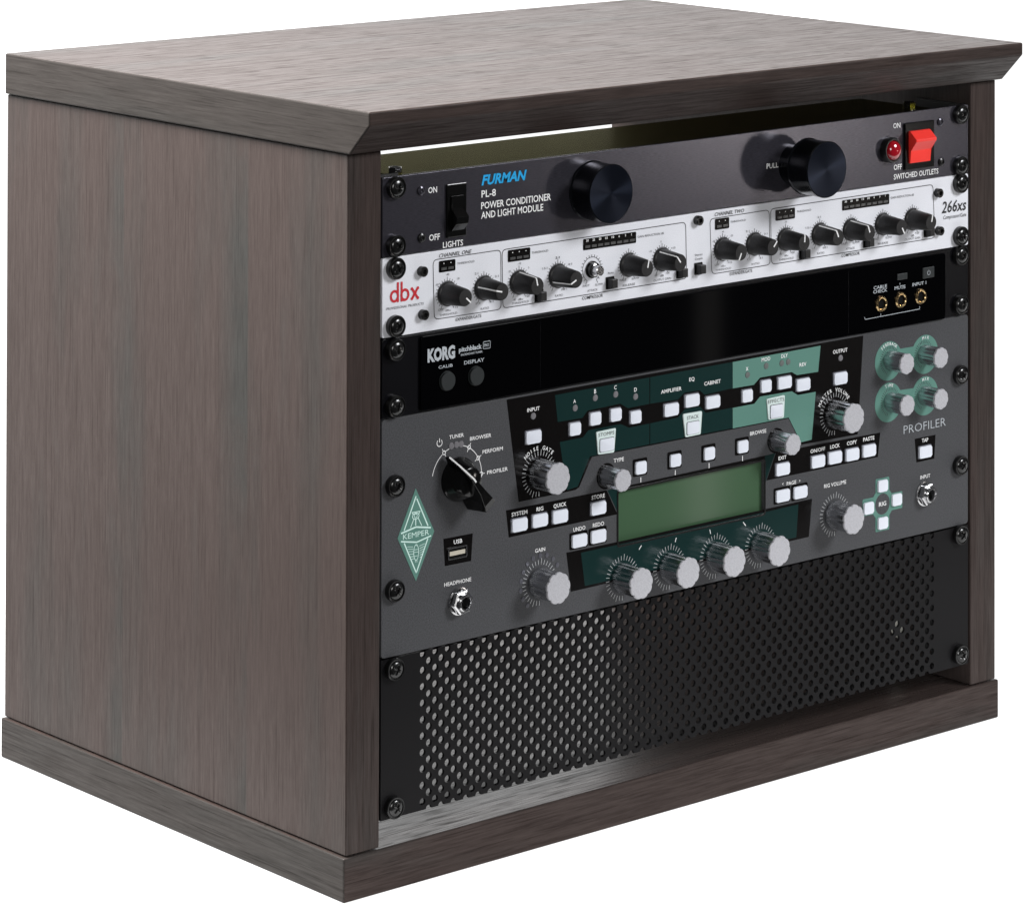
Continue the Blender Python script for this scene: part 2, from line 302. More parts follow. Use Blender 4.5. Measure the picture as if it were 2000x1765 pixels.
# ---------------------------------------------------------------- measured layout of the faceplates: x, z in millimetres from the lower left corner of the rack opening
D = {
'black': [(91.71,220.38),(385.5,220.8),(380.57,160.3),(331.26,160.94),(319.68,178.48),(157.54,178.41),(147.57,162.37),(144.77,161.16),(101.06,160.84)],
'gup1': [(128.62,218.07),(203.13,218.56),(203.17,203.03),(185.88,202.81),(179.74,206.33),(153.84,205.66),(149.85,202.05),(130.73,202.31)],
'gup2': [(203.79,218.57),(271.53,218.91),(271.56,203.22),(248.46,202.29),(244.2,205.6),(231.53,205.75),(226.5,202.48),(203.83,203.01)],
'glo1': [(132.35,190.58),(150.28,190.72),(154.68,194.26),(180.19,194.3),(186.74,191.3),(203.2,191.43),(203.23,179.22),(155.93,178.94),(146.36,162.85),(138.0,162.03)],
'glo2': [(203.86,191.46),(226.53,191.85),(231.98,195.97),(244.65,195.78),(249.33,191.48),(271.59,191.53),(271.62,179.22),(203.89,179.22)],
'eup': [(271.87,218.87),(347.48,219.32),(345.34,203.56),(326.73,203.95),(322.28,206.4),(294.98,206.51),(289.76,202.86),(271.91,203.05)],
'elo': [(271.93,191.36),(290.22,191.36),(295.01,195.05),(322.31,194.66),(327.64,191.64),(343.3,191.57),(339.76,162.75),(330.37,162.44),(319.67,179.04),(271.96,179.05)],
'sysb': [(91.45,157.46),(169.25,157.27),(177.76,142.07),(93.6,141.83)],
'exitb': [(308.89,159.13),(335.29,159.12),(400.88,158.54),(398.76,143.72),(300.8,143.55)],
'lowb': [(137.71,126.06),(178.75,125.89),(299.08,126.31),(340.27,126.52),(337.44,103.68),(141.36,103.03)],
'lowg': [(149.08,124.24),(178.75,124.25),(299.08,124.6),(328.21,124.97),(326.47,105.1),(152.15,104.48)],
'tapb': [(432.51,150.14),(451.73,150.05),(450.61,135.2),(434.11,135.12)],
'usbb': [(44.96,148.63),(66.61,148.41),(65.38,133.1),(46.13,133.3)],
'hoodline': [(177.03,157.38),(300.77,158.75),(299.46,156.14),(178.26,155.11)],
'stomps': [(160.35,192.45),(175.77,192.74),(174.33,178.75),(161.85,179.19)],
'stack': [(230.05,193.37),(245.68,193.2),(244.44,179.52),(232.02,179.43)],
'effects': [(300.26,192.92),(315.66,193.42),(314.81,179.77),(301.78,180.13)],
'stompsb': [(162.93,187.77),(173.94,187.2),(173.96,180.54),(163.31,180.43)],
'stackb': [(233.01,187.92),(242.98,187.77),(242.74,180.79),(233.28,180.71)],
'effectsb': [(303.08,188.51),(313.29,188.07),(312.77,180.98),(303.35,180.84)],
'logo': [(24.57,180.07),(38.16,154.18),(24.94,128.36),(11.55,154.24)],
'wide': [('INPUT',111.44,196.51),('SYSTEM',101.0,147.99),('RIG',116.57,148.11),('QUICK',132.07,147.95),('STORE',161.99,148.19),('UNDO',147.12,131.69),('REDO',162.04,131.85),('AMP',220.29,197.41),('EQ',237.33,200.58),('CAB',254.49,197.37),('DLY',315.35,201.03),('REV',331.52,197.67),('OUT',364.34,197.24),('EXIT',313.86,148.64),('ONOFF',344.59,148.86),('LOCK',359.56,149.09),('COPY',374.94,148.76),('PASTE',390.02,149.02),('TAP',441.47,140.91),('PG1',313.94,132.51),('PG2',329.14,132.33)],
'nar': [('A',143.45,196.69),('B',159.35,200.46),('C',175.49,200.52),('D',191.36,197.0),('s1',195.69,166.72),('s2',223.71,166.95),('s3',251.66,167.01),('s4',279.73,167.17),('X',283.39,197.19),('MOD',299.42,200.95),('rt',402.38,125.31),('rb',402.52,102.15),('rl',389.74,113.36),('rr',415.15,114.81)],
'leds': [(111.92,208.34),(144.16,208.55),(159.96,212.36),(176.1,212.24),(191.96,208.83),(284.35,209.56),(300.22,212.97),(313.59,212.94),(319.17,213.04),(365.14,209.54),(50.46,199.9),(54.32,200.04),(57.65,199.91)],
'bigk': [('noise',115.96,175.32,116.79,174.16),('master',358.73,176.21,360.87,175.38),('rigvol',359.14,113.73,360.65,113.87),('gain',116.13,112.66,117.68,112.01),('s1',181.04,104.7,182.26,103.79),('s2',218.87,104.51,220.16,104.06),('s3',257.0,104.98,258.13,104.23),('s4',294.95,105.05,295.91,104.64)],
'medk': [('type',169.03,165.9,168.49,165.27),('browse',308.79,166.85,309.1,166.25),('fb',410.37,201.93,408.66,202.97),('m1',442.29,201.91,439.44,202.68),('tm',411.17,176.13,408.7,176.85),('m2',442.32,176.06,439.47,176.56)],
'blob': [(408.33,202.25),(441.7,202.17),(408.36,176.36),(441.73,176.03)],
'rigc': (402.91,113.82),
'dots': [(45.11,196.9),(63.52,197.36),(70.34,190.33),(72.64,181.12),(36.69,185.51),(71.93,174.82)],
'power': (41.78,202.84),
'gaindots': [(117.45,127.65),(122.53,127.17),(127.27,124.27),(130.6,120.2),(112.04,126.87),(107.62,124.4),(104.55,120.14),(102.89,115.25),(102.64,109.87),(104.42,104.75),(107.97,100.7)],
'slines': [((196.27,160.82),(196.27,157.93)),((224.26,160.94),(224.18,158.04)),((252.13,161.14),(252.13,158.09)),((280.12,161.4),(280.13,158.32)),((196.93,120.83),(194.94,118.72)),((225.19,120.99),(224.3,118.52)),((252.79,121.42),(253.49,118.75)),((280.73,121.53),(283.07,118.92))],
'kl': [[(24.82,175.64),(16.26,157.81),1.8],[(25.31,174.26),(33.52,157.87),1.8],[(14.09,156.56),(24.81,158.5),2.2],[(24.81,158.5),(35.61,156.52),2.2],[(14.0,152.08),(25.41,149.98),1.9],[(25.41,149.98),(35.82,151.97),1.9],[(16.37,150.84),(25.1,133.04),1.8],[(33.47,150.89),(25.17,133.03),1.8],[(21.76,166.96),(27.99,166.87),1.2],[(24.6,163.04),(24.62,159.4),1.6],[(23.28,163.24),(20.85,158.68),1.2],[(26.49,163.18),(28.97,158.72),1.2],[(22.14,166.61),(23.08,165.59),1.2],[(27.61,166.5),(26.67,165.33),1.2],[(18.63,148.45),(22.78,147.79),0.7],[(19.12,147.07),(22.89,146.52),0.7],[(19.66,145.59),(22.97,145.23),0.7],[(20.34,144.12),(23.05,143.83),0.7],[(20.91,142.57),(23.17,142.41),0.7],[(21.67,141.09),(23.37,141.16),0.7],[(27.31,147.5),(31.28,148.32),0.7],[(27.5,146.16),(30.83,146.94),0.7],[(27.51,144.85),(30.34,145.62),0.7],[(27.51,143.63),(29.97,144.31),0.7],[(27.59,142.37),(29.48,143.02),0.7],[(27.6,141.12),(29.03,141.56),0.7],[(25.03,148.88),(25.04,147.86),1],[(24.5,140.11),(24.51,138.95),0.7],[(25.56,139.99),(25.57,138.77),0.7],[(23.35,145.96),(26.75,145.85),0.7],[(23.35,144.65),(26.75,144.39),0.7],[(23.36,142.32),(26.76,142.5),0.7]],
'dk': [(130,47.17,285.78),(-77,74.34,285.89),(-13,100.8,286.08),(-117,130.62,286.45),(13,186.3,286.7),(-38,213.22,287.01),(-155,263.24,287.67),(42,290.06,287.83),(3,316.81,287.83),(-25,346.63,287.85),(-20,374.28,287.75),(150,403.07,288.22),(14,430.07,288.46)],
'dshaft': (157.06,287.24),
'dbtn': [(115.9,276.87),(171.28,277.86),(227.99,277.74),(242.97,278.27),(331.77,277.97),(388.41,278.87),(443.84,279.6)],
'dbox': [[(36.71,305.79),(87.01,306.13),(87.32,272.31),(37.77,272.41)],[(87.97,306.02),(232.55,306.95),(233.47,273.35),(88.67,272.73)],[(252.6,306.73),(302.67,307.22),(303.61,273.86),(254.25,273.62)],[(303.9,307.57),(449.2,308.57),(450.95,274.58),(304.8,273.86)]],
'dled': [[(41.01,304.68),(52.86,304.68),(53.09,298.33),(41.37,298.23)],[(92.28,305.37),(109.09,305.15),(109.25,298.54),(92.58,298.51)],[(150.13,305.38),(192.16,305.66),(192.18,299.16),(150.66,298.91)],[(256.78,306.31),(268.61,306.27),(268.63,299.89),(257.22,299.7)],[(308.0,306.41),(324.54,306.5),(324.87,299.9),(308.44,299.96)],[(366.36,306.43),(408.42,306.9),(408.76,300.56),(366.92,300.15)]],
'dscr': [(28.01,300.56),(28.85,276.34),(241.81,307.19),(452.95,303.01),(453.93,278.93)],
'fscr': [(27.67,345.56),(28.14,319.21),(455.65,347.58),(456.64,322.16)],
'kbtn': [(44.66,237.58),(65.97,237.63)],
'kseam': [116.02,370.84],
'kmute': (418.87,254.03),
'kpow': (442.82,253.87),
'krings': [(399.98,239.13),(417.69,239.47),(435.93,239.63)],
'kbr': [(385.16,232.61),(385.64,231.02),(435.37,231.71),(435.36,233.4),(399.71,233.03),(399.72,231.45),(417.18,250.22),(417.18,248.92)],
'kprobox': [(72.78,255.76),(77.99,255.86),(78.0,251.66),(72.79,251.82)],
}
# unit, text, left, baseline, width, capital height, style
TEXTS = [
('f', 'ON', 32.98, 343.51, 6.44, 3.21, 'w'),
('f', 'OFF', 33.73, 316.81, 7.89, 3.39, 'w'),
('f', 'LIGHTS', 43.82, 311.75, 14.86, 3.23, 'w'),
('f', 'FURMAN', 72.25, 344.31, 34.1, 5.34, 'blue'),
('f', 'PL-8', 72.27, 337.29, 10.74, 3.88, 'w'),
('f', 'POWER CONDITIONER', 72.05, 330.73, 52.94, 3.78, 'w'),
('f', 'AND LIGHT MODULE', 72.07, 325.3, 47.0, 3.77, 'w'),
('f', 'PULL', 300.33, 332.36, 10.03, 2.99, 'w'),
('f', 'ON', 412.29, 347.22, 6.52, 3.08, 'w'),
('f', 'OFF', 412.88, 321.06, 7.32, 3.23, 'w'),
('f', 'SWITCHED OUTLETS', 412.89, 315.08, 41.23, 3.25, 'w'),
('d', 'CHANNEL ONE', 41.01, 306.58, 24.12, 2.18, 'ki'),
('d', 'CHANNEL TWO', 256.48, 307.98, 24.71, 2.16, 'ki'),
('d', 'dbx', 5.61, 285.62, 20.37, 8.2, 'logo'),
('d', 'PROFESSIONAL PRODUCTS', 2.99, 281.68, 27.02, 1.33, 'kti'),
('d', '266xs', 457.25, 289.52, 23.17, 7.04, 'kli'),
('d', 'Compressor/Gate', 458.75, 285.45, 21.67, 2.35, 'kti'),
('d', 'THRESHOLD', 54.44, 301.29, 12.77, 1.2, 'kt'),
('d', 'THRESHOLD', 110.3, 301.27, 12.72, 1.21, 'kt'),
('d', 'OFF', 40.44, 276.76, 4.05, 1.19, 'kt'),
('d', 'dBu', 45.72, 275.83, 4.06, 1.19, 'kt'),
('d', '+15', 51.27, 276.95, 3.73, 1.2, 'kt'),
('d', 'THRESHOLD', 41.47, 273.7, 13.07, 1.19, 'kt'),
('d', 'RATIO', 71.98, 273.69, 6.13, 1.2, 'kt'),
('d', '1:1', 68.33, 277.12, 3.09, 1.2, 'kt'),
('d', '4:1', 78.51, 276.99, 2.9, 1.2, 'kt'),
('d', '-40', 96.01, 275.98, 2.44, 1.21, 'kt'),
('d', 'dBu', 99.85, 275.76, 3.85, 1.21, 'kt'),
('d', '+20', 105.45, 276.98, 3.52, 1.22, 'kt'),
('d', 'THRESHOLD', 95.32, 273.92, 12.96, 1.21, 'kt'),
('d', '-40', 46.11, 295.99, 2.37, 1.19, 'kt'),
('d', '-20', 54.13, 292.91, 1.97, 1.19, 'kt'),
('d', '-60', 38.5, 291.14, 2.23, 1.19, 'kt'),
('d', '2:1', 67.37, 294.1, 2.61, 1.2, 'kt'),
('d', '3:1', 82.61, 290.89, 2.7, 1.21, 'kt'),
('d', '-10', 99.78, 296.25, 2.45, 1.21, 'kt'),
('d', '0', 107.72, 293.06, 0.84, 1.22, 'kt'),
('d', '-20', 92.6, 292.55, 1.82, 1.21, 'kt'),
('d', '1.5:1', 118.45, 291.33, 3.9, 1.22, 'kt'),
('d', '2:1', 128.73, 296.43, 3.06, 1.23, 'kt'),
('d', 'EXPANDER/GATE', 53.47, 269.59, 19.0, 1.77, 'k'),
('d', 'GAIN REDUCTION dB', 193.29, 301.69, 21.25, 1.25, 'kt'),
('d', 'RATIO', 128.36, 274.51, 6.07, 1.23, 'kt'),
('d', 'INF:1', 133.34, 277.62, 4.15, 1.23, 'kt'),
('d', 'FAST', 150.0, 277.62, 5.28, 1.23, 'kt'),
('d', 'SLOW', 159.62, 277.31, 6.19, 1.24, 'kt'),
('d', 'ATTACK', 153.48, 274.52, 8.11, 1.23, 'kt'),
('d', 'Auto', 169.58, 283.01, 4.61, 1.24, 'kt'),
('d', 'FAST', 179.12, 277.64, 5.37, 1.24, 'kt'),
('d', 'SLOW', 188.69, 277.66, 6.14, 1.24, 'kt'),
('d', 'RELEASE', 181.55, 274.39, 9.81, 1.24, 'kt'),
('d', 'OUTPUT GAIN', 206.22, 274.51, 14.4, 1.26, 'kt'),
('d', 'dB', 211.6, 276.73, 3.0, 1.25, 'kt'),
('d', '+20', 216.1, 277.88, 3.16, 1.25, 'kt'),
('d', '-20', 206.74, 277.51, 2.61, 1.25, 'kt'),
('d', '+10', 220.57, 292.12, 3.4, 1.26, 'kt'),
('d', '0', 211.92, 296.97, 0.75, 1.25, 'kt'),
('d', '-10', 202.6, 292.1, 2.23, 1.25, 'kt'),
('d', 'Stereo', 240.13, 285.88, 6.26, 1.26, 'kt'),
('d', 'Couple', 240.14, 283.51, 6.41, 1.26, 'kt'),
('d', '2:1', 128.65, 296.35, 3.06, 1.23, 'kt'),
('d', '4:1', 138.31, 291.6, 3.08, 1.22, 'kt'),
('d', 'COMPRESSOR', 149.52, 270.33, 16.31, 1.93, 'k'),
('d', 'THRESHOLD', 269.71, 302.69, 13.01, 1.12, 'kt'),
('d', 'THRESHOLD', 326.42, 303.1, 12.51, 1.14, 'kt'),
('d', 'OFF', 256.55, 278.18, 3.71, 1.12, 'kt'),
('d', 'dBu', 261.76, 276.98, 3.79, 1.12, 'kt'),
('d', '+15', 267.35, 278.42, 3.62, 1.12, 'kt'),
('d', 'THRESHOLD', 257.15, 275.03, 13.22, 1.11, 'kt'),
('d', 'RATIO', 287.65, 275.31, 6.71, 1.13, 'kt'),
('d', '1:1', 283.99, 278.54, 2.43, 1.13, 'kt'),
('d', '4:1', 294.36, 278.27, 2.63, 1.13, 'kt'),
('d', '-40', 311.26, 278.86, 2.16, 1.14, 'kt'),
('d', 'dBu', 315.59, 277.4, 3.41, 1.13, 'kt'),
('d', '+20', 321.17, 278.65, 3.42, 1.14, 'kt'),
('d', 'THRESHOLD', 310.96, 275.35, 13.02, 1.13, 'kt'),
('d', 'RATIO', 344.32, 275.6, 6.31, 1.15, 'kt'),
('d', 'INF:1', 349.36, 278.57, 4.11, 1.15, 'kt'),
('d', '1.5:1', 334.25, 292.36, 4.07, 1.15, 'kt'),
('d', '2:1', 344.6, 297.9, 2.84, 1.14, 'kt'),
('d', '2:1', 282.74, 295.65, 3.04, 1.13, 'kt'),
('d', '3:1', 298.31, 292.5, 2.76, 1.13, 'kt'),
('d', '-40', 262.32, 297.53, 1.98, 1.11, 'kt'),
('d', '-20', 269.42, 294.42, 2.42, 1.12, 'kt'),
('d', '-60', 254.72, 292.65, 2.09, 1.11, 'kt'),
('d', '0', 322.39, 293.72, 1.55, 1.14, 'kt'),
('d', '-10', 315.86, 297.89, 2.05, 1.14, 'kt'),
('d', '1:1', 340.23, 278.99, 1.57, 1.15, 'kt'),
('d', 'EXPANDER/GATE', 269.17, 271.12, 19.1, 1.9, 'k'),
('d', 'GAIN REDUCTION dB', 410.1, 303.24, 21.2, 1.31, 'kt'),
('d', 'FAST', 365.86, 279.0, 5.47, 1.3, 'kt'),
('d', 'SLOW', 375.72, 278.85, 6.39, 1.29, 'kt'),
('d', 'ATTACK', 369.69, 275.55, 8.02, 1.29, 'kt'),
('d', 'RELEASE', 398.41, 275.72, 9.26, 1.31, 'kt'),
('d', 'FAST', 395.62, 278.89, 3.89, 1.3, 'kt'),
('d', 'SLOW', 405.43, 278.8, 5.82, 1.31, 'kt'),
('d', 'OUTPUT GAIN', 423.07, 275.73, 14.17, 1.31, 'kt'),
('d', 'dB', 428.5, 277.6, 3.06, 1.31, 'kt'),
('d', '+20', 432.46, 278.88, 3.86, 1.32, 'kt'),
('d', 'COMPRESSOR', 365.87, 271.56, 16.25, 1.98, 'k'),
('d', '30', 152.3, 303.76, 1.88, 1.28, 'wl'),
('d', '30', 368.34, 305.04, 1.97, 1.22, 'wl'),
('d', '25', 157.3, 303.75, 1.88, 1.29, 'wl'),
('d', '25', 373.41, 305.08, 1.98, 1.22, 'wl'),
('d', '20', 162.31, 303.74, 1.89, 1.29, 'wl'),
('d', '20', 378.5, 305.12, 1.98, 1.22, 'wl'),
('d', '15', 167.33, 303.73, 1.9, 1.29, 'wl'),
('d', '15', 383.61, 305.15, 1.99, 1.23, 'wl'),
('d', '10', 172.37, 303.71, 1.91, 1.29, 'wl'),
('d', '10', 388.73, 305.19, 1.99, 1.23, 'wl'),
('d', '6', 177.94, 303.69, 0.88, 1.3, 'wl'),
('d', '6', 394.42, 305.23, 0.89, 1.23, 'wl'),
('d', '3', 183.01, 303.68, 0.89, 1.3, 'wl'),
('d', '3', 399.57, 305.26, 0.89, 1.23, 'wl'),
('d', '1', 188.1, 303.67, 0.89, 1.3, 'wl'),
('d', '1', 404.74, 305.31, 0.89, 1.23, 'wl'),
('k', 'KORG', 31.76, 249.66, 20.07, 6.64, 'korg'),
('k', 'pitchblack', 54.71, 252.26, 16.95, 2.58, 'pb'),
('k', 'RACKMOUNT TUNER', 56.16, 249.87, 15.99, 1.18, 'g'),
('k', 'PRO', 73.44, 252.85, 3.58, 1.72, 'g'),
('k', 'CALIB', 39.71, 244.75, 10.38, 1.66, 'g'),
('k', 'DISPLAY', 58.59, 244.75, 14.88, 1.97, 'g'),
('k', 'CABLE', 393.23, 248.73, 12.04, 1.91, 'g'),
('k', 'CHECK', 392.89, 246.19, 12.66, 2.01, 'g'),
('k', 'MUTE', 412.27, 246.31, 9.85, 2.02, 'g'),
('k', 'INPUT 1', 428.61, 246.7, 12.79, 1.94, 'g'),
('m', 'INPUT', 107.24, 211.15, 9.43, 2.13, 'w'),
('m', 'A', 142.71, 211.55, 2.53, 2.04, 'w'),
('m', 'B', 159.02, 214.96, 1.92, 2.43, 'w'),
('m', 'C', 174.82, 215.18, 2.1, 2.28, 'w'),
('m', 'D', 190.83, 211.76, 2.13, 2.29, 'w'),
('m', 'TYPE', 174.57, 172.56, 8.13, 2.17, 'w'),
('m', 'SYSTEM', 95.53, 153.28, 11.97, 2.22, 'w'),
('m', 'RIG', 114.52, 153.4, 5.19, 2.23, 'w'),
('m', 'QUICK', 127.57, 153.22, 9.91, 2.24, 'w'),
('m', 'STORE', 157.19, 153.55, 10.45, 2.26, 'w'),
('m', 'UNDO', 142.94, 137.24, 9.42, 2.25, 'w'),
('m', 'REDO', 158.18, 137.39, 8.92, 2.27, 'w'),
('m', 'GAIN', 113.39, 129.9, 7.82, 2.13, 'w'),
('m', 'HEADPHONE', 45.49, 121.81, 19.93, 2.08, 'w'),
('m', 'USB', 52.39, 144.55, 6.25, 2.21, 'w'),
('m', 'AMPLIFIER', 212.53, 207.69, 16.73, 2.12, 'w'),
('m', 'EQ', 235.56, 212.0, 4.39, 2.14, 'w'),
('m', 'CABINET', 248.02, 207.81, 13.65, 2.14, 'w'),
('m', 'X', 282.78, 212.25, 2.0, 2.16, 'w'),
('m', 'MOD', 296.28, 215.97, 7.44, 2.18, 'w'),
('m', 'DLY', 313.15, 216.01, 5.57, 2.18, 'w'),
('m', 'REV', 328.95, 208.72, 5.98, 2.19, 'w'),
('m', 'BROWSE', 286.51, 172.68, 13.79, 2.17, 'w'),
('m', 'EXIT', 310.88, 154.28, 6.89, 2.18, 'w'),
('m', 'ON/OFF', 338.6, 154.56, 12.83, 2.24, 'w'),
('m', 'LOCK', 355.95, 154.76, 8.41, 2.25, 'w'),
('m', 'COPY', 370.86, 154.77, 8.71, 2.26, 'w'),
('m', 'PASTE', 385.36, 155.07, 10.1, 2.28, 'w'),
('m', 'OUTPUT', 358.33, 212.82, 12.77, 2.25, 'w'),
('m', 'TAP', 438.94, 146.94, 5.87, 2.3, 'w'),
('m', 'INPUT', 437.49, 124.1, 9.16, 2.15, 'w'),
('m', 'RIG VOLUME', 350.61, 131.44, 19.53, 2.25, 'w'),
('m', 'RIG', 399.6, 112.64, 6.63, 2.58, 'w'),
('m', 'PAGE', 317.98, 137.91, 8.25, 2.12, 'w'),
('m', 'TUNER', 48.92, 203.95, 10.69, 2.05, 'w'),
('m', 'BROWSER', 64.14, 200.93, 15.9, 2.07, 'w'),
('m', 'PERFORM', 73.51, 192.2, 15.25, 2.07, 'w'),
('m', 'PROFILER', 77.01, 180.06, 15.56, 2.08, 'w'),
('m', 'PROFILER', 422.09, 154.6, 38.98, 5.22, 'thin'),
('m', '<', 314.0, 138.49, 1.33, 1.75, 'w'),
('m', '>', 328.63, 138.31, 1.78, 1.75, 'w'),
('m', 'STOMPS', 161.82, 189.54, 12.48, 1.94, 'kt'),
('m', 'STACK', 233.0, 189.6, 9.72, 2.07, 'kt'),
('m', 'EFFECTS', 301.14, 190.03, 13.82, 2.11, 'kt'),
('m', 'KEMPER', 15.49, 152.88, 18.81, 2.96, 'mint'),
]

# ---------------------------------------------------------------- white ground under the cabinet, its glow added; glowing backdrop behind
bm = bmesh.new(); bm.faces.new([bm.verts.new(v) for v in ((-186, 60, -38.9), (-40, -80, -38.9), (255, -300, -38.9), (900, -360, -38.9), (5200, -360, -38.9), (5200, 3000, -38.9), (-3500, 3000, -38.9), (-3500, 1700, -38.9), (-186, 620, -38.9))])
fo = finish('floor', bm, 'glow_floor'); fo['kind'] = 'structure'
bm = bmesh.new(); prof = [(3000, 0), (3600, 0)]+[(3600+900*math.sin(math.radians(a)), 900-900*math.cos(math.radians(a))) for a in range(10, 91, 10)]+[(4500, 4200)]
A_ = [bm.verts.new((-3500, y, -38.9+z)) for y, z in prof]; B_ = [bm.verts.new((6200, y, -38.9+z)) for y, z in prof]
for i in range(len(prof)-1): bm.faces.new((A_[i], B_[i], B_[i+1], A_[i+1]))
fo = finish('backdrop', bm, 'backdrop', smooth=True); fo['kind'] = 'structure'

# ---------------------------------------------------------------- cabinet
def face_mats(o, rule):
    for p in o.data.polygons: p.material_index = rule(p.normal, p.center)
cab = thing('rack_cabinet', 'dark brown wooden rack cabinet with open front, chamfered top board and thick base board', 'cabinet', (241, 170, -38.8))
ZB, ZT = -14.4, 370.9
for nm, x0, x1 in (('side_panel', -25.0, -1.3), ('side_panel', 483.9, 507.6)):
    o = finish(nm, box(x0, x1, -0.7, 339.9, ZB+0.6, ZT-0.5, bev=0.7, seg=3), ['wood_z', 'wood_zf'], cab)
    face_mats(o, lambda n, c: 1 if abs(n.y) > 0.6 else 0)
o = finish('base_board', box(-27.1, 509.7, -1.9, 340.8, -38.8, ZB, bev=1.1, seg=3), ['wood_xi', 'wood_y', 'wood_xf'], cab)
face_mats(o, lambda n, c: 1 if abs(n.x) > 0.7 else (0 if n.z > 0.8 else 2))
bm = bmesh.new(); pr = [(-22.3, 396.0), (-22.3, 388.4), (-4.8, ZT), (339.5, ZT), (339.5, 396.0)]
L_ = [bm.verts.new((-27.2, y, z)) for y, z in pr]; R_ = [bm.verts.new((509.8, y, z)) for y, z in pr]
bm.faces.new(L_); bm.faces.new(R_[::-1])
for i in range(5): bm.faces.new((L_[i], R_[i], R_[(i+1) % 5], L_[(i+1) % 5]))
bmesh.ops.bevel(bm, geom=bm.edges[:], offset=1.0, segments=3, profile=0.5, affect='EDGES')
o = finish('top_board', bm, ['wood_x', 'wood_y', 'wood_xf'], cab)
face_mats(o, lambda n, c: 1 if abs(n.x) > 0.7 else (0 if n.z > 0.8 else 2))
for x0, x1, xi in ((-1.2, 14, -1.2), (468.5, 483.8, 482.2)):
    bm = bmesh.new(); bm_box(bm, x0, x1, 3.2, 5.0, 1.5, 356.4); bm_box(bm, xi, xi+1.6, 5.0, 44, 1.5, 356.4)
    finish('rack_rail', bm, 'rail', cab)
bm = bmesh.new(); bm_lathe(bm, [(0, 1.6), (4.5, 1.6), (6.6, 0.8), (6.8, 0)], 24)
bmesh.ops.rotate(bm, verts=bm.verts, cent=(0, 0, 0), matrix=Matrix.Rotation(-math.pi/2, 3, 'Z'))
finish('wall_disc', bm, 'pale_disc', cab, pos=(483.8, 61.7, 10.0), smooth=True)  # plain pale disc on the right inner wall

# ---------------------------------------------------------------- the five rack units
UN = {}
UN['f'] = thing('power_conditioner', 'topmost rack unit with dark brushed faceplate, two big black knobs and red rocker switch', 'rack unit', (241, 40, 311.5))
UN['d'] = thing('compressor', 'silver white rack unit crowded with small black tapered knobs and thin grey print', 'compressor', (241, 60, 266.4))
UN['k'] = thing('rack_tuner', 'glossy black rack tuner with two round grey buttons and three brass sockets', 'tuner', (241, 50, 221.9))
UN['m'] = thing('guitar_processor', 'tall grey rack unit with green screen, shiny silver knobs and white square keys', 'processor', (241, 90, 89.1))
UN['v'] = thing('vent_panel', 'black perforated panel with rows of round holes below the grey unit', 'vent panel', (241, 0, 0))

# rack screws: a cup washer with a cross-slotted domed head
W_ME = finish('cup_washer', lathe([(6.0, 0), (6.15, 0.4), (6.1, 2.9), (5.75, 3.35), (5.3, 3.3), (5.05, 2.7), (0, 2.7)], 36), 'washer', smooth=True)
bm = bmesh.new(); nr, na = 11, 48; rg = []
for i in range(nr+1):
    r = 4.75*i/nr; row = []
    for j in range(na):
        a = 2*math.pi*j/na; x, z = r*math.sin(a), r*math.cos(a)
        h = 2.7+1.75*math.sqrt(max(0, 1-(r/4.78)**2))
        arm = min(abs(x), abs(z)); far = max(abs(x), abs(z))
        if arm < 0.62 and far < 2.9: h -= 1.3*(1-(far/2.9)**3)
        row.append(bm.verts.new((x, -h, z)))
    rg.append(row)
for i in range(nr):
    for j in range(na):
        k = (j+1) % na
        if i == 0: 
            bm.faces.new((rg[0][0], rg[1][k], rg[1][j]))
        else: bm.faces.new((rg[i][j], rg[i][k], rg[i+1][k], rg[i+1][j]))
S_ME = finish('screw_head', bm, 'screw', smooth=True)
for q in (W_ME, S_ME): C.objects.unlink(q)
def rack_screw(u, x, z):
    w = link('rack_screw', W_ME.data, UN[u], (x, 0.0, z))
    s = link('screw_head', S_ME.data, w, (x, 0.0, z), rot=(random.uniform(-0.03, 0.03), random.uniform(0, 1.5), random.uniform(-0.03, 0.03)))
for u, zl, zr in (('f', (349.2, 316.9), (351.0, 318.3)), ('d', (304.4, 272.4), (307.1, 273.6)), ('k', (259.4, 228.0), (261.3, 230.0)), ('m', (184.0, 126.1), (185.3, 127.8)), ('v', (82.7, 6.4), (83.7, 7.8))):
    for z in zl: rack_screw(u, 8.75, z)
    for z in zr: rack_screw(u, 473.85, z)

# chassis boxes behind the faceplates
def chassis(u, x0, x1, z0, z1, dep, mat='zinc', y0=3.2):
    finish('chassis', box(x0, x1, y0, dep, z0, z1, bev=0.5), mat, UN[u])
chassis('f', 15.6, 465.8, 313.5, 353.9, 79.6); chassis('d', 18, 463, 268.5, 309, 146, 'rail'); chassis('k', 18, 463, 224, 264, 100, 'rail'); chassis('m', 20, 462, 92, 220, 110, 'rail')
hexa = lathe([(4.2, 0), (4.2, 3.4), (3.6, 3.9), (2.2, 3.9), (2.2, 2.6), (0, 2.6)], 6)
bmesh.ops.rotate(hexa, verts=hexa.verts, cent=(0, 0, 0), matrix=Matrix.Rotation(-math.pi/2, 3, 'X'))
HX = finish('hex_bolt', hexa, 'chrome'); C.objects.unlink(HX)
for x, y in ((21.0, 14.5), (456.8, 27.7)): link('hex_bolt', HX.data, UN['f'], (x, y, 354.0), rot=(0, 0, 0.4))

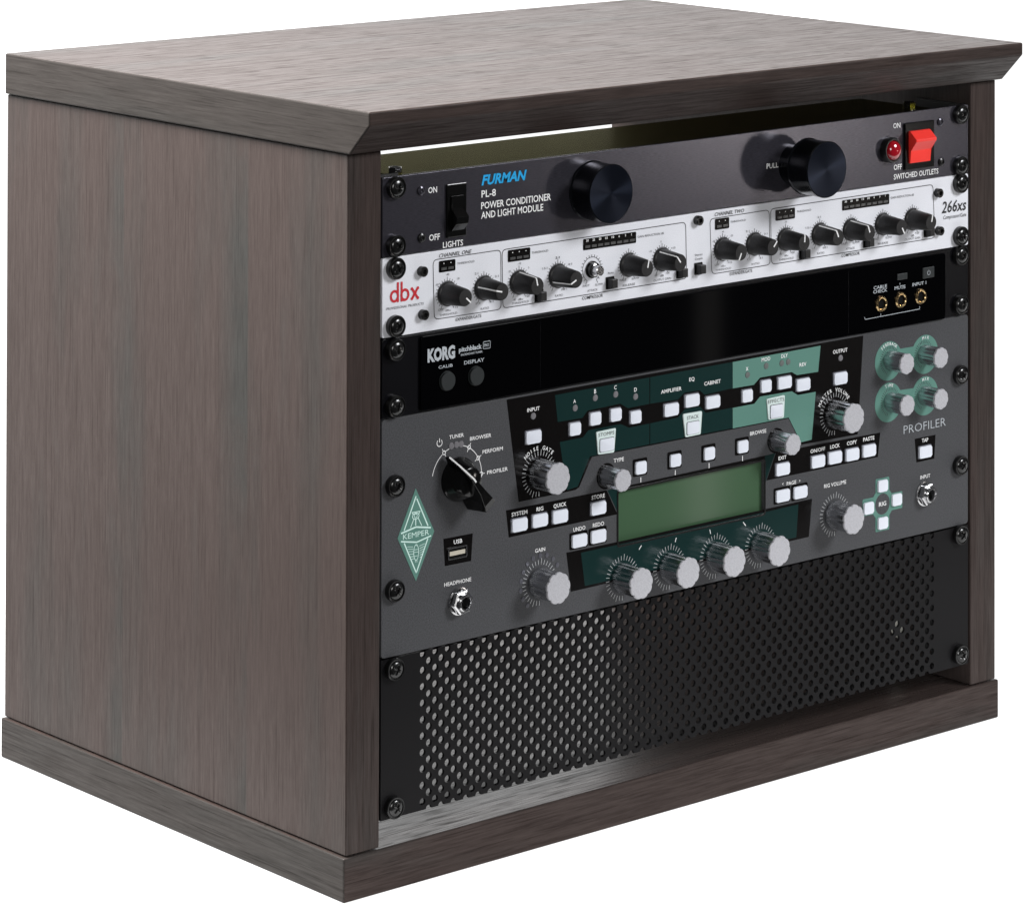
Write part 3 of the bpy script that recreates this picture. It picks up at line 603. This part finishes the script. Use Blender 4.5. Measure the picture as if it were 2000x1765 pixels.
# faceplates
def quad(l0, l1, r0, r1): return [(0.2, l0), (482.4, r0), (482.4, r1), (0.2, l1)]
plate('faceplate', rpoly([(0.2, 311.0), (482.4, 312.9), (482.4, 356.6), (241, 355.2), (0.2, 355.2)], 1.0), [], 0, 3, 'anod', UN['f'], 0.25)
plate('faceplate', rpoly(quad(266.3, 310.4, 266.9, 312.5), 1.4), [], 0, 3, 'silver', UN['d'], 0.25)
plate('faceplate', rpoly(quad(221.6, 265.6, 222.9, 266.5), 1.2), [], 0, 3, 'satin', UN['k'], 0.2)
lcd = [(178.5, 123.8), (298.7, 124.0), (298.5, 156.1), (178.4, 154.7)]
lcd = [(178.5, 123.7), (298.7, 123.9), (298.5, 155.6), (178.4, 155.0)]
plate('faceplate', rpoly(quad(89.3, 221.2, 89.5, 222.5), 2.4), [rpoly(lcd, 1.6)[::-1]], 0, 3, 'powder', UN['m'], 0.25)

# ---- vent panel, every hole cut, edge rows cut open as in the picture
r = 2.1; px, pz, xa, za = 4.546, 9.14, 30.3, 4.75; holes = []; top, bot = 88.5, 0.2
outp = [(0.2, bot)]
def notch(cx, cz, edge, up):
    dz = edge-cz; a = math.asin(max(-1, min(1, dz/r))); pts = []
    n = 8
    if up:   # open at the bottom edge: go over the top from left to right
        for i in range(n+1):
            t = math.pi-a+(2*a-math.pi)*i/n if False else (math.pi-a)-(math.pi-2*a)*i/n
            pts.append((cx+r*math.cos(t), cz+r*math.sin(t)))
    else:    # open at the top edge: go under, from right to left
        for i in range(n+1):
            t = a-(math.pi+2*a)*i/n
            pts.append((cx+r*math.cos(t), cz+r*math.sin(t)))
    return pts
colB = [xa+px*(2*i+1) for i in range(46)]; colA = [xa+px*2*i for i in range(47)]
for x in colB: outp += notch(x, za-pz/2, bot, True)
outp += [(482.4, bot), (482.4, top)]
for x in reversed(colA): outp += notch(x, za+9*pz, top, False)
outp += [(0.2, top)]
for x in colA:
    for k in range(9): holes.append(ring_pts(x, za+pz*k, r, 14)[::-1])
for x in colB:
    for k in range(9): holes.append(ring_pts(x, za+pz/2+pz*k, r, 14)[::-1])
plate('perforated_sheet', outp, holes, 0, 1.6, 'vent', UN['v'])
finish('flange', box(16, 466.5, 1.7, 14, 2.5, 3.5), 'vent', UN['v'])
finish('flange', box(16, 466.5, 2.1, 9, 87.2, 88.4), 'vent', UN['v'])

# ---- power conditioner
f = UN['f']
for x, z in D['fscr']: finish('cover_screw', lathe([(2.7, 0), (2.5, 0.9), (1.5, 1.5), (1.1, 1.5), (1.0, 0.8), (0, 0.8)], 20), 'anod' if z > 340 else 'washer', f, pos=(x, 0, z), smooth=True)
sw = finish('rocker_switch', box(46.0, 60.4, -1.3, 0, 317.2, 347.3, bev=0.4), 'blackgloss', f)
def yz_prism(x0, x1, prof):
    bm = bmesh.new(); a = [bm.verts.new((x0, y, z)) for y, z in prof]; b = [bm.verts.new((x1, y, z)) for y, z in prof]; n = len(prof)
    bm.faces.new(a); bm.faces.new(b[::-1])
    for i in range(n): bm.faces.new((a[i], b[i], b[(i+1) % n], a[(i+1) % n]))
    bmesh.ops.bevel(bm, geom=bm.edges[:], offset=0.3, segments=2, profile=0.5, affect='EDGES'); return bm
finish('paddle', yz_prism(48.6, 57.9, [(-1.2, 341), (-2.2, 340.6), (-2.0, 333), (-6.6, 329), (-6.0, 325), (-2.2, 321), (-1.2, 321)]), 'blackgloss', sw)
sw = finish('rocker_switch', box(421.9, 448.9, -1.6, 0, 319.9, 349.6, bev=0.4), 'blackgloss', f)
finish('red_paddle', yz_prism(425.0, 443.8, [(-1.5, 344.6), (-3.0, 344.4), (-8.3, 339.6), (-8.3, 338.2), (-3.4, 332.2), (-3.0, 324.4), (-1.5, 324.2)]), 'red', sw)
lp = finish('pilot_lamp', lathe([(8.0, 0), (8.0, 3.6), (7.4, 4.6), (6.5, 4.6), (6.2, 3.6), (0, 3.6)], 40), 'washer', f, pos=(408.3, 0, 334.2), smooth=True)
finish('lens', lathe([(6.2, 3.5)]+[(6.1*math.cos(math.radians(a)), 3.9+4.0*math.sin(math.radians(a))) for a in range(0, 90, 12)]+[(0, 7.9)], 36), 'lens', lp, pos=(408.3, 0, 334.2), smooth=True)
for x, z, h0 in ((156.6, 333.2, 0.0), (323.4, 332.9, 11.5)):
    kb = finish('knob', lathe([(0, h0), (17.4, h0), (17.5, h0+0.8), (17.2, h0+1.4), (16.9, h0+1.8), (16.9, h0+16.3), (17.15, h0+16.9), (17.0, h0+17.2), (16.6, h0+17.3)]+([] if h0 == 0 else []), 72), 'spunside', f, pos=(x, 0, z), smooth=True)
    finish('knob_face', lathe([(16.6, h0+17.3), (8, h0+17.12), (0, h0+17.05)], 72), 'spun', kb, pos=(x, 0, z), smooth=True)
    if h0: finish('pull_tube', lathe([(12.5, 0), (12.5, h0+0.1)], 40), 'spunside', kb, pos=(x, 0, z), smooth=True)

# ---- compressor
d = UN['d']
for pts in D['dbox']: finish('printed_border', outline(rpoly(pts, 3.0), 0.45, -0.12), 'ink_dark', d)
for pts, n in zip(D['dled'], (2, 3, 8, 2, 3, 8)):
    x0 = min(p[0] for p in pts)+0.1; x1 = max(p[0] for p in pts)-0.1; z0 = sum(sorted(p[1] for p in pts)[:2])/2; z1 = sum(sorted(p[1] for p in pts)[2:])/2
    m_ = finish('meter', prism(rrect(x0, x1, z0, z1, 0.7), -0.35, 0), 'ink_black', d)
    for i in range(n):
        w = (x1-x0-1.6)/n; xx = x0+0.8+w*(i+0.5)
        finish('diode', box(xx-w*0.38, xx+w*0.38, -0.6, -0.3, z0+1.1, z0+2.6), 'leddark', m_)
        if n < 8: finish('mark', lathe([(0.33, 0.4), (0, 0.42)], 8), 'ink_white', m_, pos=(xx, 0, z1-1.6))
for x, z in D['dscr']: finish('hex_screw', lathe([(2.9, 0), (2.9, 3.0), (2.5, 3.4), (1.4, 3.4), (1.4, 1.6), (0, 1.6)], 24), 'washer', d, pos=(x, 0, z), smooth=True)
KN = finish('k', lathe([(6.9, 0), (6.95, 1.3), (6.5, 1.9), (6.3, 2.0), (4.95, 15.6), (4.6, 16.2), (0, 16.3)], 40), 'plastic', smooth=True)
bm = bmesh.new()
for x0, x1 in ((-0.42, 0.42),):
    pts = [(0.4, 16.55), (4.75, 16.5), (5.15, 15.6), (6.45, 2.2), (6.0, 2.2), (4.5, 15.5), (0.4, 15.9)]
    a = [bm.verts.new((x0, -h, z)) for z, h in pts]; b = [bm.verts.new((x1, -h, z)) for z, h in pts]
    bm.faces.new(a); bm.faces.new(b[::-1])
    for i in range(len(pts)): bm.faces.new((a[i], b[i], b[(i+1) % len(pts)], a[(i+1) % len(pts)]))
PT = finish('p', bm, 'ink_white')
# scale marks printed round each knob
def ticks(cx, cz, r0, r1, n, a0, a1, w, mat, u, y=-0.12, long=(), arc=None):
    bm = bmesh.new()
    for i in range(n):
        a = math.radians(a0+(a1-a0)*i/(n-1)); rr = r1+(0.9 if i in long else 0)
        bm_line(bm, (cx+r0*math.sin(a), cz+r0*math.cos(a)), (cx+rr*math.sin(a), cz+rr*math.cos(a)), w, y)
    if arc: bm_arc(bm, cx, cz, arc, 0.3, a0, a1, y)
    return finish('scale_marks', bm, mat, UN[u])
for ang, x, z in D['dk']:
    o = link('knob', KN.data, d, (x, 0, z)); o.rotation_euler = (0, math.radians(ang), 0)
    q = link('pointer', PT.data, o, (x, 0, z))
    ticks(x, z, 7.2, 8.6, 23, -150, 150, 0.34, 'ink_dark', 'd', long=(0, 11, 22), arc=7.2)
C.objects.unlink(KN); C.objects.unlink(PT)
x, z = D['dshaft']
ticks(x, z, 7.2, 8.6, 21, -150, 150, 0.34, 'ink_dark', 'd', long=(0, 20), arc=7.2)
nt = finish('shaft_nut', lathe([(5.0, 0), (5.0, 0.8), (4.3, 0.8), (4.3, 3.2), (3.6, 3.6)], 30), 'screw', d, pos=(x, 0, z), smooth=True)
finish('shaft', lathe([(3.6, 3.5), (3.1, 3.7), (3.0, 7.4), (2.6, 7.7), (0, 7.7)], 24), 'chrome', nt, pos=(x, 0, z), smooth=True)
for x, z in D['dbtn']:
    q = finish('push_button', prism(rrect(-3.2, 3.2, -3.6, 3.6, 0.4), -0.6, 0), 'blackgloss', d, pos=(x, 0, z))
    finish('button_cap', box(-2.3, 2.3, -4.8, -0.5, -2.6, 2.6, bev=0.35), 'plastic', q, pos=(x, 0, z))

# ---- tuner
k = UN['k']
plate('front_lens', rrect(27.1, 459.6, 222.6, 264.3, 1.8), [], -1.4, 0, 'gloss', k, 0.3)
for x in D['kseam']: finish('seam', box(x-0.12, x+0.12, -1.48, -1.4, 224, 263), 'satin', k)
for x, z in D['kbtn']: finish('round_button', lathe([(5.6, 1.3), (5.6, 1.6), (5.25, 1.6), (5.2, 2.9), (4.9, 3.2), (0, 3.2)], 32), 'gunmetal', k, pos=(x+1.2, 0, z-0.3), smooth=True)
x, z = D['kmute']; finish('small_button', box(x-4.6, x+4.6, -2.2, -1.3, z-2.0, z+2.0, bev=0.4), 'gunmetal', k)
x, z = D['kpow']; pb = finish('power_button', box(x-5.3, x+5.3, -2.4, -1.3, z-3.4, z+3.4, bev=0.4), 'gunmetal', k)
bm = bmesh.new(); bm_arc(bm, x, z, 1.35, 0.3, 35, 325, -2.46, 16); bm_line(bm, (x, z+0.3), (x, z+1.7), 0.3, -2.46); finish('symbol', bm, 'ink_grey', pb)
for x, z in D['krings']:
    q = finish('socket', lathe([(5.0, 1.4), (5.0, 2.0), (4.4, 2.9), (3.7, 3.0), (3.2, 2.6), (3.1, 1.5)], 36), 'brass', k, pos=(x, 0, z), smooth=True)
    finish('socket_opening', lathe([(3.15, 1.55), (0, 1.5)], 24), 'hole', q, pos=(x, 0, z))
bm = bmesh.new(); b_ = D['kbr']
for i, j in ((0, 1), (1, 2), (2, 3), (4, 5), (6, 7)): bm_line(bm, b_[i], b_[j], 0.35, -1.55)
finish('printed_bracket', bm, 'ink_grey', k)
pbx = D['kprobox']; finish('printed_border', outline(rpoly(pbx, 0.6), 0.3, -1.55), 'ink_grey', k)

# ---- guitar processor
m = UN['m']
decal('black_field', D['black'], 'ink_black', m, -0.10)
for nm in ('gup1', 'gup2', 'glo1', 'glo2'): decal('green_field', D[nm], 'ink_green', m, -0.16)
for nm in ('eup', 'elo'): decal('sage_field', D[nm], 'ink_sage', m, -0.16)
for nm in ('sysb', 'exitb', 'lowb', 'tapb', 'usbb', 'hoodline'): decal('black_field', D[nm], 'ink_black', m, -0.10)
decal('green_field', D['lowg'], 'ink_green', m, -0.16)
decal('green_field', [(169.8, 157.2), (178.2, 157.2), (178.3, 142.6)], 'ink_green', m, -0.13)
decal('green_field', [(299.3, 158.6), (308.2, 159.1), (299.4, 141.5)], 'ink_green', m, -0.13)
fr = plate('screen_bezel', rpoly([(177.4, 122.6), (299.9, 122.8), (299.7, 156.8), (177.3, 156.2)], 2.2), [rpoly(lcd, 1.6)[::-1]], -0.45, 0, 'screw', m, 0.1)
finish('screen', box(176, 301, 2.2, 2.9, 121.5, 158), 'lcd', m)
lg = decal('emblem', D['logo'], 'ink_sage', m, -0.18)
bm = bmesh.new()
for a, b, w in D['kl']: bm_line(bm, a, b, w*0.42, -0.22)
cx, ct, cb = 25.0, 148.4, 141.6
def ell(bm, cx, cz, rx, rz, w, y, n=20):
    V = []
    for i in range(n):
        a = 2*math.pi*i/n; V.append((bm.verts.new((cx+(rx-w)*math.cos(a), y, cz+(rz-w)*math.sin(a))), bm.verts.new((cx+rx*math.cos(a), y, cz+rz*math.sin(a)))))
    for i in range(n): j = (i+1) % n; bm.faces.new((V[i][0], V[i][1], V[j][1], V[j][0]))
ell(bm, 25.0, 144.4, 2.0, 4.6, 0.45, -0.22); ell(bm, 24.6, 164.6, 2.6, 1.9, 0.45, -0.23); ell(bm, 24.6, 164.8, 1.3, 1.3, 0.4, -0.22)
finish('emblem_lines', bm, 'ink_mint', lg)
# keys
def key(x, z, w, h, ringmat, rw):
    q = finish('key', prism(rrect(x-w/2-rw, x+w/2+rw, z-h/2-rw*0.8, z+h/2+rw*1.1, 0.9), -0.24, 0), ringmat, m)
    link('key_cap', (CW if w > 10 else CN).data, q, (x, 0, z))
def cap_mesh(w, h):
    bm = bmesh.new(); bm_prism(bm, rrect(-w/2, w/2, -h/2, h/2, 1.1, 5), -1.5, -0.2)
    fe = [e for e in bm.edges if all(v.co.y < -1.4 for v in e.verts)]
    bmesh.ops.bevel(bm, geom=fe, offset=0.55, segments=3, profile=0.5, affect='EDGES')
    o = finish('key_cap', bm, 'key', smooth=True); C.objects.unlink(o); return o
CW = cap_mesh(11.4, 7.3); CN = cap_mesh(8.5, 7.3)
for n_, x, z in D['wide']: key(x, z, 11.4, 7.3, 'ink_black' if n_ in ('UNDO', 'REDO', 'PG1', 'PG2') else 'keywell', 1.3 if n_ in ('UNDO', 'REDO', 'PG1', 'PG2') else 0.55)
for n_, x, z in D['nar']:
    if n_[0] == 'r': continue
    key(x, z, 8.5, 7.3, 'ink_black' if n_[0] == 's' else 'keywell', 1.5 if n_[0] == 's' else 0.55)
for a, b in (('stomps', 'stompsb'), ('stack', 'stackb'), ('effects', 'effectsb')):
    q = finish('key_plate', prism(rpoly(D[a], 1.0), -0.9, 0), 'keyplate', m)
    pb_ = D[b]; x0, x1 = pb_[0][0], pb_[1][0]; z0, z1 = pb_[3][1], pb_[0][1]
    finish('gap', prism(rrect(x0-0.3, x1+0.3, z0-0.3, z1+0.3, 0.8), -0.93, -0.85), 'ink_thin', q)
    bm = bmesh.new(); bm_prism(bm, rrect(x0, x1, z0, z1, 0.8), -1.5, -0.85)
    bmesh.ops.bevel(bm, geom=[e for e in bm.edges if all(v.co.y < -1.4 for v in e.verts)], offset=0.4, segments=2, profile=0.5, affect='EDGES')
    finish('key_cap', bm, 'key', q, smooth=True)
cx, cz = D['rigc']
bm = bmesh.new()
for x0, x1, z0, z1 in ((cx-6.2, cx+6.2, cz-16.7, cz+16.2), (cx-17.9, cx+18.1, cz-5.2, cz+5.4)): bm_prism(bm, rrect(x0, x1, z0, z1, 0.8, 3), -0.12 if x1-x0 > 20 else -0.14, 0)
bm_lathe(bm, [(0, 0.16), (9.9, 0.16), (9.9, 0)], 40, cx, cz); rg_ = finish('navigation_cross', bm, 'ink_sage', m)
finish('cross_centre', lathe([(6.6, 0.19), (0, 0.2)], 32), 'powder', rg_, pos=(cx, 0, cz))
for n_, x, z in D['nar']:
    if n_[0] == 'r': link('key_cap', CN.data, rg_, (x, 0, z))
for x, z in D['leds']:
    finish('diode', lathe([(2.0, 0.1), (1.8, 0.45), (0, 0.6)], 18), 'ledr' if (280 < x < 325) else 'led', m, pos=(x, 0, z), smooth=True)
for x, z in D['gaindots']: finish('diode', lathe([(1.45, 0.1), (1.3, 0.35), (0, 0.45)], 14), 'keywell', m, pos=(x, 0, z), smooth=True)
bm = bmesh.new()
for a, b in D['slines']: bm_line(bm, a, b, 0.55, -0.26)
finish('guide_lines', bm, 'ink_white', m)
# silver fluted knobs
def fluted(R, H, n=90):
    o = finish('k', lathe([(R*0.97, 0.6), (R*0.97, 1.0), (R*0.95, H-1.6)], n, lobes=9, depth=0.065), 'alu', smooth=True)
    c = finish('c', lathe([(R*0.95, H-1.6), (R*1.0, H-1.3), (R*1.0, H-0.4), (R*0.96, H), (0, H+0.15)], n, lobes=9, depth=0.09), 'alucap', smooth=True)
    C.objects.unlink(o); C.objects.unlink(c); return o, c
BK, BC = fluted(9.1, 17); MK, MC = fluted(6.5, 15)
def knob(K_, C_, x, z, rot, skirt=None):
    o = link('knob', K_.data, m, (x, 0, z)); o.rotation_euler = (0, rot, 0); link('knob_cap', C_.data, o, (x, 0, z))
    return o
for n_, x1, z1, x, z in D['bigk']:
    x, z = (x+x1)/2, (z+z1)/2
    knob(BK, BC, x, z, random.uniform(0, 0.7))
    ticks(x, z, 10.3, 13.0, 31, -180, 150, 0.30, 'ink_tick', 'm', y=-0.2, long=(2, 17))
for n_, x1, z1, x, z in D['medk']:
    x, z = (x+x1)/2, (z+z1)/2
    if n_ in ('fb', 'm1', 'tm', 'm2'): ticks(x, z, 7.0, 9.0, 31, -160, 150, 0.36, 'ink_dark', 'm', y=-0.2)
    else: finish('black_ring', lathe([(7.6, 0.2), (6.4, 0.22)], 40), 'ink_black', m, pos=(x, 0, z))
    knob(MK, MC, x, z, random.uniform(0, 0.7))
for (xa_, za_), (xb_, zb_) in ((D['blob'][0], D['blob'][1]), (D['blob'][2], D['blob'][3])):
    bm = bmesh.new(); bm_lathe(bm, [(0, 0.14), (12.3, 0.14), (12.3, 0)], 48, xa_, za_); bm_lathe(bm, [(0, 0.15), (12.3, 0.15), (12.3, 0)], 48, xb_, zb_)
    bm_prism(bm, [(xa_+6, za_-3), (xb_-6, zb_-3), (xb_-6, zb_+5.5), (xb_-10, zb_+6.2), (xa_+10, za_+6.2), (xa_+6, za_+5.5)], -0.12, 0)
    finish('sage_field', bm, 'ink_sage', m)
arc_word('m', 'NOISE GATE', 116.4, 174.7, 13.7, 2.2, -48, 48)
arc_word('m', 'MASTER VOLUME', 359.8, 175.8, 13.7, 2.2, -66, 60)
for s, (x, z), a in (('FEEDBACK', D['blob'][0], 44), ('MIX', D['blob'][1], 18), ('TIME', D['blob'][2], 22), ('MIX', D['blob'][3], 18)): arc_word('m', s, x+0.6, z+0.3, 9.4, 1.8, -a, a)
# selector knob with a pointed ridge
cx, cz = 55.4, 180.8
sel = finish('selector_knob', lathe([(12.4, 0.3), (12.4, 2.0), (11.6, 3.2), (10.2, 7.0), (8.6, 10.4), (8.0, 11.5), (6.4, 12.2), (0, 12.4)], 48), 'blackgloss', m, pos=(cx, 0, cz), smooth=True)
bm = bmesh.new()
secs = [(17.8, 0.7, 0.5, 2.0, 5.0), (12, 1.6, 0.8, 1.5, 10.5), (4, 3.4, 1.2, 1.0, 16.6), (-6, 4.6, 2.0, 1.0, 18.0), (-14, 5.4, 3.6, 1.0, 17.6), (-18.0, 5.8, 4.4, 1.5, 16.6)]
rows = [[bm.verts.new((-w1, -h0, u)), bm.verts.new((-w2, -h1, u)), bm.verts.new((w2, -h1, u)), bm.verts.new((w1, -h0, u))] for u, w1, w2, h0, h1 in secs]
for A, B in zip(rows, rows[1:]):
    for i in range(4): bm.faces.new((A[i], A[(i+1) % 4], B[(i+1) % 4], B[i]))
bm.faces.new(rows[0]); bm.faces.new(rows[-1][::-1])
bmesh.ops.bevel(bm, geom=bm.edges[:], offset=0.35, segments=2, profile=0.5, affect='EDGES')
rd = finish('ridge', bm, 'blackgloss', sel, pos=(cx, 0, cz)); rd.rotation_euler = (0, math.radians(-36), 0)
bm = bmesh.new(); pr_ = None
for u, h in ((17.9, 5.1), (15, 7.9), (12, 10.75), (8, 13.8), (4, 16.8), (1.5, 17.15)):
    cur = (bm.verts.new((-0.5, -h-0.06, u)), bm.verts.new((0.5, -h-0.06, u)))
    if pr_: bm.faces.new((pr_[0], pr_[1], cur[1], cur[0]))
    pr_ = cur
o = finish('pointer', bm, 'ink_white', sel, pos=(cx, 0, cz)); o.rotation_euler = (0, math.radians(-36), 0)
bm = bmesh.new(); ac = (54.6, 181.2)
bm_arc(bm, ac[0], ac[1], 18.3, 0.42, -78, -36, -0.2, 20); bm_arc(bm, ac[0], ac[1], 18.3, 0.42, -30, 115, -0.2, 40)
for p in D['dots'][:4]:
    bm_arc(bm, p[0], p[1], 1.05, 0.5, 0, 360, -0.24, 16)
    v = (Vector(p)-Vector(ac)).normalized(); bm_line(bm, Vector(p)+v*1.2, Vector(p)+v*2.6, 0.4, -0.22); bm_line(bm, Vector(p)-v*1.2, Vector(p)-v*2.8, 0.4, -0.22)
x, z = D['power']; bm_arc(bm, x, z, 1.9, 0.45, 40, 320, -0.22, 20); bm_line(bm, (x, z+0.3), (x, z+2.6), 0.45, -0.22)
finish('printed_scale', bm, 'ink_white', m)
# sockets
for x, z in ((56.3, 112.0), (441.4, 114.6)):
    j = finish('socket', lathe([(8.0, 0), (7.8, 0.9), (6.9, 1.1)], 40), 'chrome', m, pos=(x, 0, z), smooth=True)
    bm = bmesh.new(); bm_lathe(bm, [(7.2, 1.0), (7.2, 4.4), (6.2, 5.0), (4.7, 5.0)], 6, rot=0.35); finish('hex_nut', bm, 'chrome', j, pos=(x, 0, z))
    finish('collar', lathe([(4.9, 4.4), (4.8, 6.4), (4.3, 6.9), (3.5, 6.9), (3.2, 6.3), (3.2, 1.2)], 32), 'chrome', j, pos=(x, 0, z), smooth=True)
    finish('socket_opening', lathe([(3.25, 1.3), (0, 1.2)], 20), 'hole', j, pos=(x, 0, z))
ub = plate('usb_port', rrect(47.8, 61.9, 136.1, 142.9, 0.8), [rrect(48.5, 61.2, 136.8, 142.2, 0.4)[::-1]], -0.9, 0, 'chrome', m)
finish('usb_opening', box(48.4, 61.3, -0.3, -0.16, 136.7, 142.3), 'hole', ub)
finish('usb_tongue', box(49.2, 60.5, -0.7, -0.2, 138.4, 140.7), 'usbw', ub)

# ---- lettering
for u, s, x, z, w, h, st in TEXTS:
    y = -1.55 if u == 'k' else -0.22
    if s in ('STOMPS', 'STACK', 'EFFECTS'): y = -1.0
    if st == 'wl': y = -0.45
    if st == 'korg': word(u, s, x, z, w, h, st, y, ('ink_grey', 0.05, 0))
    elif st == 'pb':
        word(u, s, x, z, w, h, st, y, ('ink_grey', 0.03, 0))
    elif st == 'logo': pass
    else: word(u, s, x, z, w, h, st, y)

bm = bmesh.new(); y = -0.22      # the three-letter maker's mark: two bowls on tall twin stems and a waisted x
ell(bm, 8.85, 288.75, 3.25, 3.55, 1.45, y, 32); ell(bm, 16.35, 288.75, 3.25, 3.55, 1.45, y, 32)
for x0, x1 in ((10.6, 12.0), (13.3, 14.7)):
    bm.faces.new([bm.verts.new((a, y-0.01, c)) for a, c in ((x0, 285.25), (x1, 285.25), (x1, 296.3), (x0, 296.3))])
for a, c in (((21.2, 292.0), (25.9, 285.5)), ((21.2, 285.5), (25.9, 292.0))): bm_line(bm, a, c, 1.5, y-0.005)
for cx_, cz_ in ((21.3, 291.5), (25.8, 291.5), (21.3, 286.0), (25.8, 286.0)): bm_disc(bm, cx_, cz_, 0.85, y-0.01, 12)
bm_disc(bm, 23.55, 288.75, 1.25, y-0.015, 16)
finish('logo', bm, 'ink_red', UN['d'])
